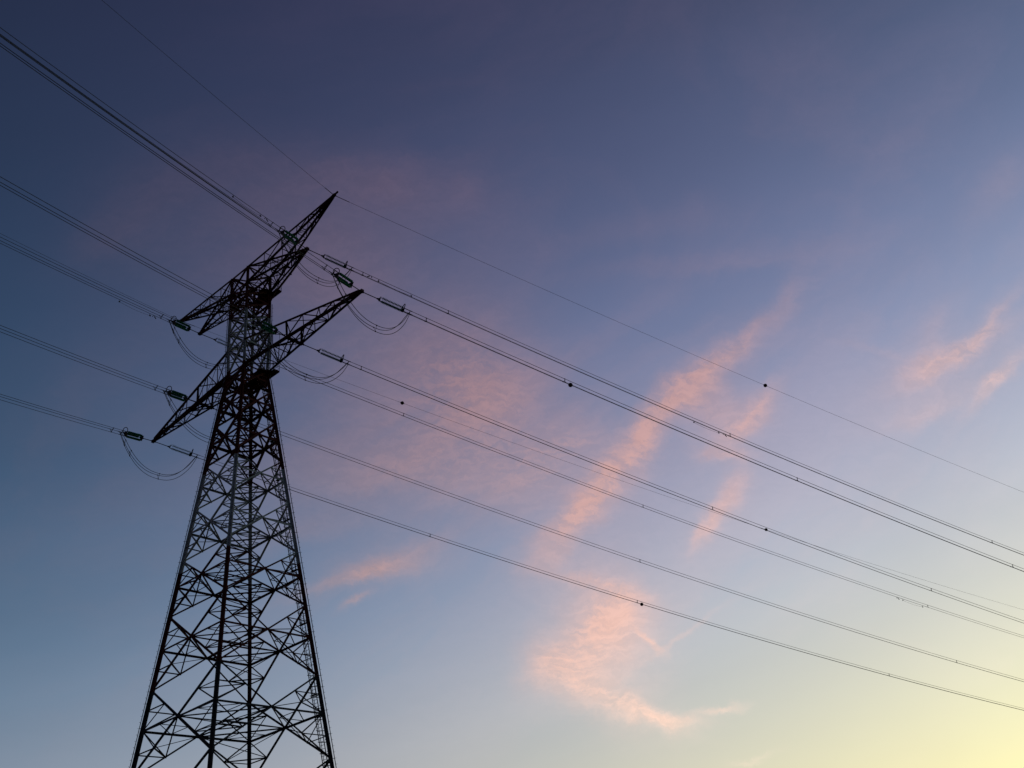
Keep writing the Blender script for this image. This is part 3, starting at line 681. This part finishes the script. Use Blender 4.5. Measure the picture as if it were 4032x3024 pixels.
# conductor bundles
RW, RE = {1: 0.032, -1: 0.031}, 0.020
TEND = {1: 222.0, -1: 117.0}
SPAC = {('O_R', 1): [4.3, 14.34, 34.39, 58, 84], ('P_R', 1): [4.0, 10.5, 35.78, 66.93, 92], ('I_R', 1): [4.09, 33.1, 57, 86], ('P_L', 1): [4.1, 16.38, 39.62, 75.64, 100],
        ('I_L', 1): [4.1, 36.18, 74.64, 104], ('O_L', 1): [4.1, 22.25, 42.75, 74.3, 101]}
def tseq(t0, t1):
    out = []; t = t0
    while t < t1: out.append(t); t += 0.8 + t * 0.04
    return out + [t1]
for k in ATT:
    for sg in (1, -1):
        T0c = line_pt(k, sg, 2.9)
        bt = thing("conductor_bundle", T0c, "wire bundle %s from the %s" % (SPAN[sg], PH[k]), "power line", "bundled conductors")
        OF = offs(TRI[sg], sg); O1 = offs(TRI[sg], sg)
        for j in range(3):
            mb = MB(); pts = []
            for t in tseq(2.95, TEND[sg]):
                f_ = min(1, (t - 2.95) / 1.0); of = (O1[j][0] * (1 - f_) + OF[j][0] * f_, O1[j][1] * (1 - f_) + OF[j][1] * f_)
                pts.append(line_pt(k, sg, t, of))
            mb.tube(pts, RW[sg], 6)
            # compression clamp at the dead end
            mb.tube([line_pt(k, sg, 2.95, O1[j]), line_pt(k, sg, 3.35, O1[j])], 0.055, 6)
            mb.build("conductor", M_WIRE, bt, T0c)
        for t in SPAC.get((k, sg), [4.05, 28, 55, 84]):
            mb = MB(); P_ = [line_pt(k, sg, t, o_) for o_ in OF]; c_ = (P_[0] + P_[1] + P_[2]) / 3
            for q in range(3):
                mb.tube([P_[q], lerp(P_[q], c_, 0.5) if False else lerp(P_[q], P_[(q + 1) % 3], 1.0)] if q != 1 else [P_[1], c_, P_[0]], 0.03, 5)
                d_ = (line_pt(k, sg, t + .1, OF[q]) - P_[q]).normalized(); mb.tube([P_[q] - d_ * .1, P_[q] + d_ * .1], 0.055, 6)
            mb.build("spacer", M_DARK, bt, T0c)
    # jumper loop hanging under the arm
    A0, B0 = [(ATT[k][0] + math.sin(AL[-1]) * 3.2, vatt(k, -1) - math.cos(AL[-1]) * 3.2, ATT[k][1] + SLP[-1][k] * 3.2), (ATT[k][0] + math.sin(AL[1]) * 3.15, vatt(k, 1) + math.cos(AL[1]) * 3.15, ATT[k][1] + SLP[1][k] * 3.15)]
    J0 = W(*A0); H = 2.45
    jt = thing("jumper_loop", J0, "slack loop of cables hanging under the %s" % PH[k], "jumper cable", "jumper loops under the crossarms")
    JO = [(0.0, -0.17), (0.13, 0.08), (-0.13, 0.08), (0.0, 0.02)]
    def jp(s_, j):
        e_ = min(1, s_ / 0.06, (1 - s_) / 0.06) ; e_ = 0.35 + 0.65 * e_
        a_ = 1 - abs(2 * s_ - 1) ** 2.35
        return W(A0[0] * (1 - s_) + B0[0] * s_ + JO[j][0] * e_, A0[1] * (1 - s_) + B0[1] * s_, A0[2] * (1 - s_) + B0[2] * s_ - H * a_ + JO[j][1] * e_ - (0.12 if j == 0 else 0))
    for j in range(3):
        mb = MB(); mb.tube([jp(q / 48, j) for q in range(49)], 0.036, 6); mb.build("jumper_cable", M_WIRE, jt, J0)
    for s_ in (0.06, 0.14, 0.52):
        mb = MB(); mb.tube([jp(s_, 1), jp(s_, 0), jp(s_, 2)], 0.025, 5)
        for j in range(3): mb.tube([jp(s_ - .006, j), jp(s_ + .006, j)], 0.07, 6)
        mb.build("spacer", M_DARK, jt, J0)
    for sg, E0 in ((-1, A0), (1, B0)):
        mb = MB(); c_ = W(*E0)
        for o_ in offs(TRI[sg], sg): mb.tube([line_pt(k, sg, 3.2, o_), c_ + Vector((0, 0, -0.28))], 0.045, 6)
        mb.build("jumper_clamp", M_DARK, jt, J0)
# earth wires
def ew_pt(s, sg, t):
    al = AL[sg]; a, b = ((-.1978, .000418) if sg > 0 else (-.2227, .000924))
    return W(s * 9.2157 + math.sin(al) * t, math.cos(al) * sg * t, 47.6654 + a * t + b * t * t)
for s in (1, -1):
    for sg in (1, -1):
        o0 = ew_pt(s, sg, 0); t_ = thing("earth_wire", o0, "single thin earth wire %s from the %s tip of the top arm" % (SPAN[sg], "right" if s > 0 else "left"), "earth wire", "earth wires from the two peaks")
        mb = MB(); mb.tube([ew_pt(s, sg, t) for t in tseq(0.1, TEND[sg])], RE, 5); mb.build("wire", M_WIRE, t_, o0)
        mb = MB(); mb.tube([ew_pt(s, sg, 0.0), ew_pt(s, sg, 1.1)], 0.045, 6); mb.build("dead_end_clamp", M_DARK, t_, o0)
# warning balls
def ball(p, d, r, label):
    mb = MB(); mb.lathe((0, 0, 0), d, [(r * -math.cos(PI * i / 16), r * math.sin(PI * i / 16)) for i in range(17)], 24)
    mb.lathe((0, 0, 0), d, [(-.03, r * 1.012), (.03, r * 1.012)], 24)
    mb.lathe((0, 0, 0), d, [(-r - .12, .05), (r + .12, .05)], 8)
    o = mb.build("warning_ball", M_BALL); o.location = p
    for pl in o.data.polygons: pl.use_smooth = len(pl.vertices) == 4
    tag(o, label, "warning ball", "aircraft warning balls on the wires")
def on(k, sg, t, j): p = line_pt(k, sg, t, offs(TRI[sg], sg)[j]); return p, (line_pt(k, sg, t + .2, offs(TRI[sg], sg)[j]) - p).normalized()
ball(*on('O_R', 1, 14.9, 2), 0.30, "round dark ball on the wire bundle from the nearer long crossarm tip, largest of all")
ball(*on('O_L', 1, 43.2, 0), 0.30, "round dark ball on the lowest wire bundle, above the curled pink cloud")
for (s, t, lb_) in ((1, 37.53, "round dark ball on the highest thin earth wire at the right"), (-1, 18.62, "round dark ball on the thin earth wire nearest the tower")):
    p = ew_pt(s, 1, t); ball(p, (ew_pt(s, 1, t + .2) - p).normalized(), 0.30, lb_)
p = ew_pt(-1, 1, 58.73); ball(p, (ew_pt(-1, 1, 58.93) - p).normalized(), 0.30, "small dark ball where a thin earth wire crosses a wire bundle")
# obstacle lights fed by an auxiliary wire under a conductor
def lightset(k, sg, ta, tb, th_, j, label):
    P0 = line_pt(k, sg, ta, offs(TRI[sg], sg)[j]); r = thing("obstacle_light", P0, label, "obstacle light", "obstacle lights clipped under the wires")
    dz = Vector((0, 0, -1)); A_ = line_pt(k, sg, ta, offs(TRI[sg], sg)[j]); B_ = line_pt(k, sg, tb, offs(TRI[sg], sg)[j])
    n_ = 14; pts = [lerp(A_, B_, i / n_) + dz * (0.34 + 0.16 * (1 - (2 * i / n_ - 1) ** 2)) for i in range(n_ + 1)]
    mb = MB(); mb.tube(pts, 0.018, 5); mb.build("auxiliary_wire", M_WIRE, r, P0)
    d_ = (B_ - A_).normalized()
    mb = MB(); mb.tube([A_, A_ + d_ * .12 + dz * .2, pts[0]], 0.035, 6); mb.lathe(pts[0] - d_ * .1, d_, [(0, .05), (.04, .09), (.16, .09), (.2, .05)], 10); mb.build("hanger", M_DARK, r, P0)
    mb = MB(); mb.tube([B_, B_ - d_ * .12 + dz * .2, pts[-1]], 0.035, 6); mb.lathe(pts[-1] - d_ * .1, d_, [(0, .05), (.04, .1), (.16, .1), (.2, .05)], 10); mb.build("hanger", M_DARK, r, P0)
    C_ = line_pt(k, sg, th_, offs(TRI[sg], sg)[j])
    mb = MB(); mb.tube([C_, C_ + dz * .22], 0.05, 6); mb.tube([C_ + dz * .2 - d_ * .05, C_ + dz * .42 + d_ * .28], 0.065, 8); mb.tube([C_ + dz * .1 - d_ * .3, C_ + dz * .3 - d_ * .42], 0.05, 8); mb.build("lamp", M_DARK, r, P0)
lightset('P_R', 1, 7.62, 5.13, 4.45, 1, "dark obstacle light hung close to the insulators on the right-hand upper line")
lightset('P_R', 1, 32.05, 34.54, 35.19, 0, "dark obstacle light hung beside the bright pink cloud streak")
lightset('P_R', -1, 8.02, 5.33, 4.7, 1, "dark obstacle light hung on the bundle above the nearer green insulators")
lightset('P_L', -1, 7.92, 5.08, 4.64, 0, "dark obstacle light hung left of the farther upper crossarm")
lightset('P_L', 1, 71.86, 74.74, 71.2, 0, "tiny dark obstacle light hung near the right edge of the picture")
